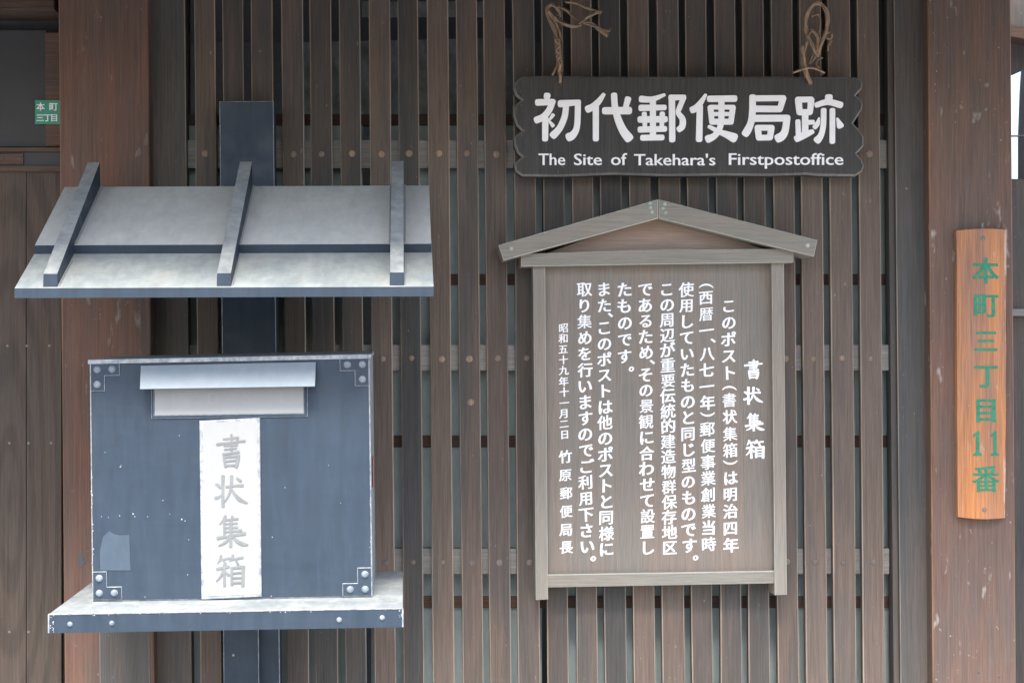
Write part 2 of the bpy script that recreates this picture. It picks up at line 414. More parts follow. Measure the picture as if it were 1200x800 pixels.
# ---------------------------------------------------------------- setting
def struct(o): return tag(o, kind='structure')
struct(mk('ground', [(-600, -600, 0), (600, -600, 0), (600, 600, 0), (-600, 600, 0)], [(0, 1, 2, 3)], M_ground))
struct(box('pavement', (-8, -5.5, -.1), (8, .0, .02), M_pave))
struct(box('foundation_wall', (-3.2, .0, .0), (1.03, .25, .34), M_plaster))
struct(box('interior_floor', (-3.2, .25, .0), (1.0, 2.6, .3), M_dark))
struct(box('interior_wall', (-3.2, 2.6, 0), (1.0, 2.7, 2.6), M_dark))
struct(box('side_wall', (.985, .12, 0), (1.03, 2.6, 2.6), M_dark))
struct(box('ceiling', (-3.2, .12, 2.5), (1.0, 2.6, 2.58), M_dark))
struct(box('upper_wall', (-3.2, .02, 2.34), (1.03, .1, 3.0), M_board))
EAVE = -0.78
struct(slab('eave_roof', [(-3.6, EAVE, 2.12), (1.5, EAVE, 2.12), (1.5, .3, 2.8), (-3.6, .3, 2.8)], .07, [M_muntin, M_tile], topmat=1))

# ---------------------------------------------------------------- lattice wall
LT, LB = -140, 1190
lat = thing('lattice_screen', (X(620, 0), 0, .34), 'tall dark wooden lattice of upright slats behind the letter box and signs', 'lattice')
starts = [(228, 253), (261, 286), (295, 320.5), (330, 355.5), (363, 389), (398.5, 423), (432.5, 457.5), (466.5, 491), (501, 526), (535, 559.5),
          (567.5, 592.5), (601, 626.5), (635, 660), (669, 694), (702, 727.5), (736, 761), (770, 796), (804, 829), (838, 863), (871, 896), (905, 930),
          (938, 963.5), (971, 997), (1005, 1030.5)]
for i, (a, b) in enumerate(starts):
    yf = rng.uniform(-.0012, .0012)
    k = rng.uniform(-.5, .5)
    ys_ = [LT, 90, 300, 520, 700, 860, LB]; wv = [k] + [rng.uniform(-.55, .55) for _ in ys_[2:]] + [-k]; ww = [rng.uniform(-.3, .3) for _ in ys_]
    poly = [(lean(b, y) + q + e, y) for y, q, e in zip(ys_, wv, ww)] + [(lean(a, y) + q - e, y) for y, q, e in list(zip(ys_, wv, ww))[::-1]]
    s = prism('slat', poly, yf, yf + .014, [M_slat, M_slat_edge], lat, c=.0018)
    mid = (a + b) / 2
    for y, lo, hi, mt, rr in ((180.5, 318, 600, M_dowel, 4.2), (420, 434, 615, M_dowel, 3.8), (658.5, 434, 618, M_doweldull, 3.6)):
        vis = lo < mid < hi or (y == 180.5 and (mid > 1012 or 215 < mid < 250)) or (y > 400 and mid > 915)
        if vis: dome('dowel', lean(mid, y) + rng.uniform(-1.2, 1.2), y + rng.uniform(-.8, .8), yf, rr * rng.uniform(.85, 1.1), .0016, mt, s, n=10)
    if i == 9: dome('dowel', 551.5, 471, yf, 4.2, .0016, M_dowel, s, n=10)
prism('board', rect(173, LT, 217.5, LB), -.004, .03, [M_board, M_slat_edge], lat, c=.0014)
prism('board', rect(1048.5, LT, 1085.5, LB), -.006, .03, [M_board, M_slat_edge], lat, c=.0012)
prism('batten', rect(1040.5, LT, 1048, LB), .004, .03, M_board, lat)
for y0, y1 in ((164.5, 197), (404, 434), (642.5, 672), (880, 912)):
    prism('rail', rect(215, y0, 1042, y1, False), .0165, .04, M_rail, lat)
prism('top_beam', rect(170, -240, 1090, -139, False), -.01, .09, M_beam, lat)
prism('sill', rect(170, 1189, 1090, 1235, False), -.02, .09, M_beam, lat)

# sliding windows behind the lattice
win = thing('sliding_window', (X(640, .1), .1, .34), 'sliding window with frosted panes and thin brown glazing bars behind the slats', 'window')
cols = [215, 430, 640, 850, 1060]
rows = [(-230, -70), (-60, 134), (147, 321), (334, 510), (524, 698), (712, 890), (904, 1200)]
for a, b in zip(cols, cols[1:]):
    for y0, y1 in rows:
        if y1 < 200 and a < 640: continue
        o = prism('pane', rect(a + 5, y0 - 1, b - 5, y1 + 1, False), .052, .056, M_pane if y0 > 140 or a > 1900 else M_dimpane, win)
for a in (215, 1060): prism('stile', rect(a - 6, -240, a + 6, 1200, False), .045, .07, M_muntin, win)
for (_, y0), (y1, _) in zip(rows, rows[1:]):
    prism('glazing_bar', rect(215, y0, 1060, y1, False), .048, .064, M_muntin, win)
cu = prism('reflection_sheet', [(350, 50), (612, 44), (612, 134), (350, 134)], .20, .206, M_reflmottle)  # added sheet that stands for a reflection in the upper panes
tag(cu, 'mottled pale sheet added as a window reflection above the brown glazing bar, seen between slats', 'reflection_sheet')
sh = prism('reflection_strip', rect(352, 148, 592, 172, False), .13, .134, M_reflpale)  # added strip, coloured as a reflection in the glass
tag(sh, 'pale bluish strip added as a window reflection between slats just above the top rail', 'pane_reflection')
sh = prism('reflection_strip', rect(424, 2, 566, 20, False), .16, .164, M_reflmottle)  # second added strip, again a painted reflection
tag(sh, 'dim grey strip added as a window reflection at the very top, above the mottled one', 'pane_reflection')

# ---------------------------------------------------------------- posts
pl = prism('wooden_post', [(66.5, LT - 60), (171, LT - 60), (184, 1190), (79.5, 1190)], -.045, .11, [M_post, M_post_edge], c=.002)
tag(pl, 'broad reddish brown wooden post behind the left end of the letter box', 'post')
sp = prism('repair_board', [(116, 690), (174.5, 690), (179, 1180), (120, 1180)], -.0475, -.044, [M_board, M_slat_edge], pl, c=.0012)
dome('nail', 98, 658, -.045, 2.6, .0008, M_dark, pl, n=8); dome('nail', 134, 793, -.0475, 3.0, .0008, M_dark, pl, n=8)
prism('notch', rect(92, 648, 97, 664, False), -.0456, -.044, M_dark, pl)
pr = prism('wooden_post', [(1086, LT - 60), (1183, LT - 60), (1194, 1190), (1096, 1190)], -.035, .11, [M_postR, M_post_edge], c=.002)
tag(pr, 'scuffed brown wooden post carrying the orange address board', 'post')
for x, y, r in ((1156, 99, 3), (1155, 128, 2.2), (1147, 787, 2), (1171, 792, 1.6), (1181, 312, 2.2)):
    dome('nail', x, y, -.035, r, .001, M_nail if y < 400 else M_dark, pr, n=8)

# ---------------------------------------------------------------- door left of the post
dr = thing('wooden_door', (X(-40, .03), .03, .02), 'old plank door with dark upper panel left of the reddish post', 'door')
prism('lintel', rect(-260, -200, 64, 12, False), .0, .1, M_beam, dr, c=.002)
prism('recess_board', rect(-260, 8, 70, 40, False), .09, .1, M_dark, dr)
prism('upper_panel', rect(-260, 36, 54, 172, False), .045, .06, M_doordark, dr)
prism('stile', rect(53, 38, 72, 172, False), .036, .06, M_muntin, dr, c=.001)
prism('trim', rect(-260, 173, 72, 177.5, False), .030, .06, M_trim, dr)
prism('middle_rail', rect(-260, 177, 72, 196, False), .040, .06, M_doordark, dr)
prism('trim', rect(-260, 195, 72, 201, False), .032, .06, M_trim, dr)
hp = prism('handle_plate', rect(-12, 180, 27.5, 193, False), .037, .041, M_trim, dr, c=.0008)
for x in (4, 23): dome('screw', x, 185.5, .037, 2, .0006, M_dark, hp, n=8)
for a, b in ((-260, -110), (-109.4, -31), (-30.4, 30.5), (31.1, 72)):
    q = prism('plank', rect(a, 201, b, 1190, False), .042, .06, [M_door, M_door], dr, c=.0006)
    for y in (405, 519, 740):
        for x in (9, 31.5, 58):
            if a < x < b: dome('nail', x + (2 if y > 500 else 0), y, .042, 1.7, .0006, M_nail, q, n=8)
prism('threshold', rect(-260, 1190, 79, 1240, False), .0, .1, M_beam, dr)
gs = thing('address_plate', P(54, 145, .034), 'small green address plate with white characters on the dark door', 'sign')
prism('plate', rect(41, 117.5, 71, 145.5, False), .034, .036, M_gsign, gs)
L = Letters(.0338)
for c, x, y, s in (('本', 47.5, 125, 10), ('町', 62.5, 125, 10.5), ('三', 47, 138, 9.5), ('丁', 55.5, 138, 9.5), ('目', 63.5, 138, 9.5)): L.em(c, x, y, s, .03, tilt=0)
L.build('lettering', M_wpaint, gs)

# ---------------------------------------------------------------- beyond the right post
sw = thing('lean_to', (X(1300, .6), .6, 0), 'dark lean-to corner seen past the right edge of the scuffed post', 'shed')
prism('board', [(1160, 209), (1420, 214), (1420, 1500), (1160, 1500)], .6, .64, M_board, sw)
prism('ledge', rect(1160, 362, 1420, 370, False), .585, .6, M_rail, sw)
prism('roof_board', [(1150, -260), (1420, -260), (1420, 60), (1207, 72), (1196, 84), (1150, 88)], .75, .8, M_board, sw)
prism('rafter', [(1150, 22), (1150, 36), (1420, 88), (1420, 74)], .68, .74, M_trim, sw)
vs, fs = [], []
tube(vs, fs, [P(1219, 60, 1.5), P(1216, 106, 1.5), P(1214, 160, 1.5), P(1212, 1050, 1.5)], .045, 12); up = mk('utility_pole', vs, fs, M_doordark)
tag(up, 'dark pole against the white sky at the far right edge', 'pole')
vs, fs = [], []
tube(vs, fs, [P(1150, 160, 1.2), P(1300, 158.5, 1.2)], .0022); wr = mk('cable', vs, fs, M_dark)
tag(wr, 'thin dark cable crossing the white sky right of the post', 'cable')

# ---------------------------------------------------------------- letter box
mb = thing('letter_box', (X(290, -.06), -.06, .02), 'blue-grey old style letter box under its own little roof, white name plate in front', 'letter box')
BLM = [M_blueD, M_edge]
prism('back_post', [(257, 119), (320.5, 118.5), (335.5, 1478), (272, 1478)], -.06, -.012, [M_blue, M_edge], mb, c=.0012)
prism('brace', [(261.5, 735), (303, 735), (305.5, 1000), (264, 1000)], -.085, -.06, [M_blue, M_edge], mb, c=.001)
dome('stud', 273.5, 767, -.085, 1.6, .001, M_white, mb, n=8)
# roof
XL, XR = -.5366, .0425
def rp(x, D, z): return (x, D - DW, CH + z + .004 * (x + .25))
slab('lower_roof_board', [rp(XL, 2.30, .0875), rp(XR, 2.30, .0875), rp(XR, 2.47, .163), rp(XL, 2.47, .163)], .0135, [M_blue, M_dust2], mb, topmat=1)
slab('upper_roof_board', [rp(XL + .001, 2.422, .1545), rp(XR - .001, 2.422, .1545), rp(XR - .001, 2.636, .2605), rp(XL + .001, 2.636, .2605)], .0125, [M_blueD, M_dust], mb, topmat=1)
# pale lip along the front edge
for k, xc in enumerate((-.488, -.2476, -.0082)):
    hw = .0095; a = (2.304, .1075); b = (2.628, .2985)
    vs = []
    for D, zt, zb in ((a[0], a[1], .074), (b[0], b[1], b[1] - .052)):
        vs += [rp(xc - hw, D, zt), rp(xc + hw, D, zt), rp(xc + hw + .001, D, zb), rp(xc - hw - .001, D, zb)]
    fs = [(0, 1, 2, 3), (4, 7, 6, 5), (0, 4, 5, 1), (1, 5, 6, 2), (2, 6, 7, 3), (3, 7, 4, 0)]
    r_ = mk('rafter', vs, fs, [M_rafter, M_blue], None, [1, 0, 0, 1, 0, 1]); ch(r_, mb)
    # pale caulking line where the batten meets the roof
    vs, fs = [], []
    tube(vs, fs, [rp(xc + hw + .0015, 2.424, .156), rp(xc + hw + .0015, 2.634, .2605)], .0022, 5)
    tube(vs, fs, [rp(xc + hw + .0015, 2.306, .091), rp(xc + hw + .0015, 2.42, .141)], .0016, 5)
    tube(vs, fs, [rp(xc - hw - .0015, 2.424, .156), rp(xc - hw - .0015, 2.634, .2605)], .0014, 5)
    ch(mk('caulking', vs, fs, M_white), mb)
box('roof_bracket', (-.31, -.32, CH + .10), (-.235, -.055, CH + .135), M_blueD, mb)
box('roof_bracket', (-.52, -.19, CH + .215), (.02, -.055, CH + .24), M_blueD, mb)
# body
BY, BB, SF_ = -.39, -.11, -.5002
c4 = [(105, 424), (433, 417.5), (436.5, 699), (108, 704.5)]
body = prism('body', c4, BY, BB, [M_blue, M_edge], mb, c=.0016)
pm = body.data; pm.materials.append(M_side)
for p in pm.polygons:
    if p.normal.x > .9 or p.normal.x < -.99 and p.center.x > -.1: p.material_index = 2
z0 = Z(424, BY); z1 = Z(417.5, BY); x0 = X(103.5, BY); x1 = X(434.5, BY)
slab('lid', [(x0, BY - .003, z0 + .003), (x1, BY - .003, z1 + .003), (x1, BB, z1 + .008), (x0, BB, z0 + .008)], .006, [M_edge, M_side], mb, topmat=1)
def bb(cx, cy, dx, dy): return (cx + dx + .011 * dy, cy + dy - .018 * dx)
for (cx, cy), sx, sy in zip(((105.5, 424.5), (432.5, 418), (436, 698.5), (108.5, 703.5)), (1, -1, -1, 1), (1, 1, -1, -1)):
    pts = [bb(cx, cy, sx * a, sy * b) for a, b in ((.3, .8), (34.5, .8), (34.5, 16), (17, 16), (17, 34), (.3, 34))]
    br = prism('corner_bracket', pts, BY - .0022, BY + .0005, [M_blue, M_edge], mb, c=.0007)
    for a, b in ((8, 8.5), (25.5, 8.5), (8, 26)):
        x, y = bb(cx, cy, sx * a, sy * b); dome('rivet', x, y, BY - .0022, 4.3, .003, M_rivet, br, n=14, rim=M_edge)
# slot, flap
prism('slot_frame', [(177, 447), (180.5, 447), (180.5, 486.5), (356, 484), (356, 446), (360.5, 446), (360.5, 488), (177.5, 490.5)], BY - .002, BY, [M_blue, M_edge], mb, c=.0005)
sp_ = prism('slot_plate', [(181, 448), (355.5, 446), (355.8, 483.7), (181.2, 486.2)], BY - .0008, BY + .001, M_white, mb)
for c, x, y in (('P', 208, 468), ('O', 249, 466.5), ('S', 290, 465.5), ('T', 329.5, 464)):
    L = Letters(BY - .0011); L.fit(c, x - 6, y - 8, x + 6, y + 8, 0); L.build('embossed_letter', M_emboss, sp_)
ft = BY - .003; fb = BY - .030
v = [P(165, 428.5, ft), P(370, 424, ft), P(369, 452.3, fb), P(164, 455.5, fb)]
vs = v + [(a[0], a[1] + .0035, a[2] - .001) for a in v]
fs = [(0, 1, 2, 3), (7, 6, 5, 4), (0, 4, 5, 1), (1, 5, 6, 2), (2, 6, 7, 3), (3, 7, 4, 0)]
fl = ch(mk('flap', vs, [f[::-1] for f in fs], M_flap), mb)
for i, (q, yq) in enumerate(((0, 0), (1, 0))):      # cheeks that hold the flap
    a, b = v[q], v[3 if q == 0 else 2]; sgn = 1 if q == 0 else -1
    vs = [(a[0] + sgn * .001, ft + .004, a[2] - .002), (b[0] + sgn * .001, fb + .004, b[2] + .0015), (b[0] + sgn * .001, BY + .001, b[2] + .0015),
          (a[0] + sgn * .004, ft + .004, a[2] - .002), (b[0] + sgn * .004, fb + .004, b[2] + .0015), (b[0] + sgn * .004, BY + .001, b[2] + .0015)]
    ch(mk('cheek', vs, [(0, 1, 2), (5, 4, 3), (0, 3, 4, 1), (1, 4, 5, 2), (2, 5, 3, 0)], M_blue), fl)
# name plate
np_ = prism('name_plate', [(233.5, 493), (304.5, 489.3), (306.5, 699), (236, 702.5)], BY - .004, BY, [M_edge, M_edge], mb, c=.0012)
prism('plate_face', [(237.5, 495.5), (301.5, 492.8), (303.3, 695.8), (239.5, 698.5)], BY - .0046, BY - .0035, M_white, np_)
BR = {
 '書': [[(372, 205, 9), (374, 300, 10), (376, 372, 9)], [(303, 245, 8), (370, 238, 8), (432, 232, 10)], [(428, 232, 9), (420, 300, 8)], [(246, 293, 11), (360, 275, 8), (490, 262, 9)],
       [(308, 304, 7), (425, 296, 8)], [(312, 338, 7), (415, 326, 8)], [(300, 380, 10), (370, 370, 8), (437, 360, 10)],
       [(304, 405, 10), (312, 450, 10), (320, 492, 11)], [(304, 405, 9), (440, 396, 10)], [(434, 398, 13), (426, 450, 13), (414, 494, 11)], [(326, 442, 7), (410, 434, 7)], [(322, 480, 8), (412, 478, 8)]],
 '状': [[(300, 560, 15), (298, 680, 12), (300, 830, 14)], [(240, 632, 8), (258, 640, 12), (275, 662, 10)], [(236, 756, 12), (262, 748, 11), (298, 722, 5)],
       [(328, 655, 9), (400, 645, 8), (470, 642, 12)], [(374, 560, 14), (370, 650, 11), (345, 740, 9), (300, 808, 4)], [(372, 668, 6), (400, 720, 11), (445, 770, 15), (508, 800, 7)], [(420, 575, 7), (452, 600, 12)]],
 '集': [[(292, 98, 11), (275, 130, 9), (248, 160, 5)], [(284, 130, 10), (284, 250, 9)], [(345, 98, 8), (358, 118, 8)], [(276, 128, 7), (392, 118, 8)], [(286, 158, 6), (386, 152, 7)], [(286, 190, 6), (388, 184, 7)],
       [(290, 222, 6), (420, 208, 9)], [(230, 272, 11), (320, 256, 8), (448, 234, 12)], [(338, 125, 9), (336, 240, 10), (334, 336, 11)], [(318, 268, 10), (290, 305, 9), (238, 332, 4)], [(350, 258, 6), (392, 300, 12), (440, 320, 12), (472, 324, 5)]],
 '箱': [[(266, 400, 10), (255, 435, 8), (240, 462, 4)], [(262, 432, 7), (330, 418, 8)], [(356, 396, 10), (345, 425, 8), (330, 444, 4)], [(352, 428, 7), (430, 412, 9)], [(288, 442, 7), (300, 466, 8)], [(378, 436, 7), (394, 466, 9)],
       [(236, 505, 10), (322, 486, 9)], [(290, 470, 10), (290, 560, 9), (292, 640, 11)], [(284, 518, 8), (262, 565, 8), (230, 604, 4)], [(300, 530, 6), (322, 552, 10)],
       [(345, 495, 9), (348, 632, 10)], [(348, 496, 8), (440, 488, 10)], [(434, 490, 12), (432, 570, 11), (430, 638, 12)], [(356, 538, 6), (424, 532, 6)], [(356, 578, 6), (424, 574, 6)], [(352, 616, 7), (424, 614, 7)]]}
def brush(L, c, x0, y0, x1, y1, fat=1.0):
    st = BR[c]; ax = min(p[0] - p[2] for q in st for p in q); bx = max(p[0] + p[2] for q in st for p in q)
    ay = min(p[1] - p[2] for q in st for p in q); by = max(p[1] + p[2] for q in st for p in q); k = (y1 - y0) / (by - ay)
    for q in st: L.stroke([(x0 + (p[0] - ax) / (bx - ax) * (x1 - x0), y0 + (p[1] - ay) * k, p[2] * k * fat) for p in q], 1, 0, 0, .0003)
for c, b in (('書', (253, 508, 288, 548)), ('状', (251, 556, 290.5, 594.5)), ('集', (253.5, 603, 291, 641)), ('箱', (253, 649, 287.5, 687))): 
    L = Letters(BY - .0049); brush(L, c, *b, 1.12); L.build('character', M_greyletter, np_)
prism('paint_patch', [(117, 645), (121, 628), (128, 622), (134, 625.5), (140, 627), (151.5, 626.5), (153, 668), (117.5, 668)], BY - .0006, BY + .0005,
      paint('patch_paint', (.046, .072, .102), (.052, .078, .108), .5, .5), mb)
vs, fs = [], []
def chip(x, y, r, Y):
    b = len(vs); n = 6; r *= .72
    for k in range(n):
        a = 6.283 * k / n + rng.uniform(-.3, .3); q = r * rng.uniform(.45, 1.15); vs.append(P(x + q * math.cos(a), y + q * math.sin(a) * 1.2, Y - .0002))
    fs.append(tuple(range(b, b + n)))
for _ in range(26): q = rng.uniform(.4, 1); chip(104.5 + 3.4 * q + rng.uniform(.2, 2.2), 424 + 281 * q, rng.uniform(.5, 1.6), BY - .0002)
for _ in range(14): chip(435.5 + rng.uniform(-2.5, -.8), rng.uniform(560, 695), rng.uniform(.4, 1.2), BY - .0002)
for x, y, r in ((119, 605, .8), (127, 606, .7), (140, 604, 1), (156, 602, 1.7), (158, 605, 1.1), (173, 605, .8), (191, 586, .9), (199, 602, .7), (213, 608, 1.4), (217, 610, 1), (221, 632, .9), (220, 673, .9),
                (170, 699, .9), (141, 547, 1.3), (142, 545, .8), (210, 510, .9), (334, 571, .9), (399, 589, .8), (319, 629, .8), (318, 698, .9), (123, 530, .9), (385, 545, .7)): chip(x, y, r, BY - .0002)
for _ in range(22): q = rng.random(); chip(57 + 415 * q, 719.8 - 7.2 * q + rng.uniform(.3, 2.0), rng.uniform(.5, 1.5), SF_)
for _ in range(12): chip(58 + rng.uniform(0, 5), rng.uniform(721, 740), rng.uniform(.5, 1.4), SF_)
for _ in range(8): chip(471 - rng.uniform(0, 4), rng.uniform(714, 733), rng.uniform(.5, 1.4), SF_)
cp = mk('paint_chips', vs, fs, paint('bare_chip', (.45, .46, .45), (.3, .32, .33), .8)); tag(cp, kind='stuff'); ch(cp, mb)
# sticker on the right cheek
sx_ = X(436.0, BY) + .0012
vs = [(sx_, -.32, Z(533, -.32)), (sx_, -.25, Z(535, -.25)), (sx_, -.25, Z(570, -.25)), (sx_, -.32, Z(571, -.32))]
ch(mk('sticker', vs + [(x - .0009, y, z) for x, y, z in vs], [(0, 1, 2, 3), (7, 6, 5, 4), (0, 4, 5, 1), (1, 5, 6, 2), (2, 6, 7, 3), (3, 7, 4, 0)], M_red), mb)
# shelf
SF, SB = -.50, -.11
xl, xr = X(57, SF), X(472, SF); zl, zr = Z(719.5, SF), Z(712.5, SF)
shf = slab('shelf', [(xl, SF, zl), (xr, SF, zr), (xr, SB, zr), (xl, SB, zl)], 22 * (DW + SF) / F, [M_blue, M_shelf], mb, topmat=1)
vs, fs = [], []
tube(vs, fs, [(xl, SF, zl), (xr, SF, zr)], .0011, 5); tube(vs, fs, [(xl, SF, zl), (xl, SF, zl - .0255)], .0011, 5); tube(vs, fs, [(xr, SF, zr), (xr, SF, zr - .0255)], .0011, 5)
ch(mk('worn_edge', vs, fs, M_edge), shf)
for x, y in ((82, 731), (131, 730), (397.5, 726), (448, 723.5)): dome('rivet', x, y, SF, 3.2, .0022, M_rivet, shf, n=12, rim=M_edge)
box('shelf_bracket', (-.33, -.25, Z(742, SF) - .032), (-.235, -.06, Z(742, SF) + .001), M_blueD, mb)

# ---------------------------------------------------------------- black hanging sign
bs = thing('hanging_sign', P(807, 206, -.03), 'black wooden name board with scalloped ends and large white characters, hung on ropes', 'sign')
out = [(612, 89.5), (640, 88.3), (700, 89.5), (800, 89.8), (900, 89.5), (1000, 90), (1008, 91.5), (1011.5, 96), (1010.8, 104), (1004, 111.8), (1009, 115.5), (1012, 122),
       (1010.5, 129), (1000.5, 144.5), (1008, 152), (1013, 160), (1012.8, 171), (1005, 180), (1011, 187), (1013.5, 195), (1011, 201.5), (1003, 206.5),
       (960, 206), (945, 204.6), (900, 206), (850, 205.5), (780, 206.3), (720, 204.5), (660, 206.8), (612, 206.5), (604, 201), (602, 192), (611.5, 184), (606, 179),
       (602.5, 170), (602, 160), (611.5, 153.5), (605, 147), (601.5, 136), (601.5, 125), (610.5, 117.5), (604, 112), (601.5, 103), (604, 96)]
prism('board', out, -.052, -.026, [M_black, M_blackedge], bs, c=.0034, cd=.005)
C1 = [[(192, 170, 36), (212, 172, 36)], [(95, 243, 37), (268, 238, 34)], [(265, 232, 34), (225, 330, 36), (160, 405, 37), (85, 440, 39)], [(182, 420, 36), (180, 655, 34)],
      [(268, 385, 22), (240, 425, 15), (222, 440, 9)], [(228, 455, 13), (268, 505, 22)], [(352, 258, 40), (560, 242, 30)],
      [(548, 245, 34), (545, 420, 34), (532, 540, 35), (490, 610, 43), (450, 632, 48)], [(415, 280, 33), (400, 400, 35), (345, 530, 37), (272, 612, 43)],
      [(838, 155, 22), (780, 235, 34), (715, 292, 38), (662, 318, 41)], [(750, 270, 35), (750, 655, 34)], [(850, 337, 40), (1125, 335, 42)],
      [(955, 160, 35), (965, 290, 36), (1000, 430, 40), (1058, 560, 46), (1120, 642, 52)], [(1112, 205, 36), (1085, 300, 30)]]
C2 = [[(110, 205, 37), (230, 208, 32), (368, 158, 18)], [(105, 305, 36), (372, 300, 30)], [(95, 435, 37), (380, 432, 35)], [(95, 548, 35), (375, 540, 32)], [(122, 640, 33), (345, 637, 32)],
      [(240, 205, 34), (240, 635, 34)], [(143, 370, 28), (150, 500, 25)], [(345, 370, 30), (340, 500, 25)], [(453, 192, 36), (457, 665, 35)], [(440, 190, 34), (592, 185, 28)],
      [(587, 190, 28), (540, 300, 30), (525, 360, 28), (572, 430, 34), (570, 510, 36), (535, 545, 34)],
      [(832, 160, 18), (775, 250, 32), (722, 308, 38), (685, 326, 39)], [(768, 290, 35), (760, 660, 37)], [(875, 203, 35), (1160, 200, 37)],
      [(1010, 200, 34), (1010, 420, 34), (988, 540, 33), (930, 620, 36), (862, 653, 44)], [(888, 300, 33), (903, 462, 30)], [(1138, 300, 33), (1118, 462, 30)], [(885, 297, 26), (1145, 297, 26)],
      [(895, 374, 23), (1128, 374, 23)], [(902, 460, 33), (1122, 460, 33)], [(872, 515, 20), (980, 570, 28), (1070, 605, 38), (1150, 640, 52)]]
C3 = [[(160, 180, 36), (160, 330, 38), (145, 460, 38), (108, 550, 43), (82, 592, 43)], [(160, 198, 34), (508, 195, 33)], [(505, 195, 35), (468, 320, 33)], [(190, 315, 37), (468, 318, 36)],
      [(180, 422, 39), (552, 420, 38)], [(548, 415, 38), (527, 560, 40), (490, 622, 47), (450, 645, 49)], [(212, 528, 32), (378, 528, 32)], [(218, 530, 36), (232, 640, 34)],
      [(372, 530, 36), (355, 640, 34)], [(230, 640, 32), (355, 638, 32)],
      [(668, 212, 33), (822, 210, 32)], [(675, 215, 38), (690, 355, 35)], [(820, 215, 36), (806, 355, 32)], [(690, 354, 34), (805, 352, 34)], [(752, 350, 36), (752, 570, 36)],
      [(790, 468, 27), (840, 465, 26)], [(670, 455, 28), (676, 600, 30)], [(660, 650, 39), (750, 606, 39), (832, 572, 27)], [(1005, 192, 40), (1030, 192, 40)],
      [(880, 272, 30), (1010, 238, 34), (1150, 272, 36)], [(960, 330, 31), (955, 500, 31), (930, 610, 33), (890, 666, 43)], [(1058, 330, 31), (1057, 685, 31)],
      [(908, 418, 9), (890, 480, 26), (862, 520, 28)], [(1113, 425, 12), (1146, 505, 39)]]
for C, ox, cut in ((C1, 620, 9), (C2, 740, 11), (C3, 865, 10)):
    for part in (C[:cut], C[cut:]):
        L = Letters(-.0524)
        for s in part: L.stroke(s, 9.6, ox, 95)
        L.build('large_character', M_wpaint, bs)
for t_, a, b, y0, y1 in (('The', 631, 662.5, 180, 193.7), ('Site', 672.5, 705.5, 180, 193.7), ('of', 716, 735, 179.5, 193.7), ("Takehara's", 743, 838.5, 180, 194), ('Firstpostoffice', 854, 988.5, 179.5, 197.8)):
    L = Letters(-.0527); L.fit(t_, a, y0, b, y1, .016); L.build('word', M_wpaint, bs)

# ropes
def rope(name, label, runs):
    vs, fs = [], []
    for pts, y, r, n, jit in runs:
        for k in range(n):
            q = [(x + rng.uniform(-jit, jit), yy + rng.uniform(-jit, jit), y + rng.uniform(-.004, .004) * (jit > 0)) for x, yy in pts]
            q = spline(q, 7)
            for h in range(3 if jit > 0 else 7):                   # loose fibres
                a, b, c_ = q[rng.randrange(len(q))]; an = rng.uniform(0, 6.28); ln = rng.uniform(2, 5)
                tube(vs, fs, [P(a, b, c_), P(a + math.cos(an) * ln * .6, b + math.sin(an) * ln * .6, c_ - .002), P(a + math.cos(an + .5) * ln, b + math.sin(an + .5) * ln, c_ - .003)], .0003, 3, .00015)
            tube(vs, fs, [P(a, b, c) for a, b, c in q], r * 1.55 * rng.uniform(.7, 1.2), 5)
    return tag(mk(name, vs, fs, M_rope, smooth=True), label, 'rope', 'straw ropes holding the black sign')
def twist(x0, y0, x1, y1, amp, turns, ph, n=26):
    return [(x0 + (x1 - x0) * t / n + amp * math.sin(ph + t / n * turns * 6.28), y0 + (y1 - y0) * t / n) for t in range(n + 1)]
rope('rope', 'frayed straw rope with a knotted bow above the left end of the black sign', [
    ([(656.5, 97), (657, 90), (655.5, 84), (657, 75)], -.056, .0016, 2, .8), ([(648, 88), (650, 82), (655, 74)], -.045, .0012, 2, .8),
    (twist(656.5, 84, 653, 46, 2.2, 3.2, 0), -.042, .0019, 1, 0), (twist(656.5, 84, 653, 46, 2.2, 3.2, 2.1), -.045, .0019, 1, 0), (twist(656.5, 84, 653, 46, 2.2, 3.2, 4.2), -.048, .0019, 1, 0),
    ([(652, 48), (650, 36), (643, 22), (641, 11), (646, 6), (654, 12), (656, 20)], -.04, .0010, 6, 1.8),
    ([(657, 47), (655, 36), (649, 24), (643, 12)], -.038, .0010, 4, 1.5),
    ([(642, 14), (650, 21), (660, 28), (672, 31), (680, 29)], -.046, .0010, 6, 1.8),
    ([(678, 30), (686, 22), (695, 17), (704, 14)], -.046, .0010, 4, 1.3), ([(704, 14), (690, 11), (676, 5), (663, 3)], -.044, .0009, 3, 1.0),
    ([(652, 8), (664, 12), (672, 20), (680, 27)], -.04, .0009, 3, 1.2),
    ([(682, 26), (694, 29), (702, 34), (711, 42)], -.046, .0009, 9, 1.7), ([(706, 36), (714, 37)], -.046, .0007, 4, 1.4)])
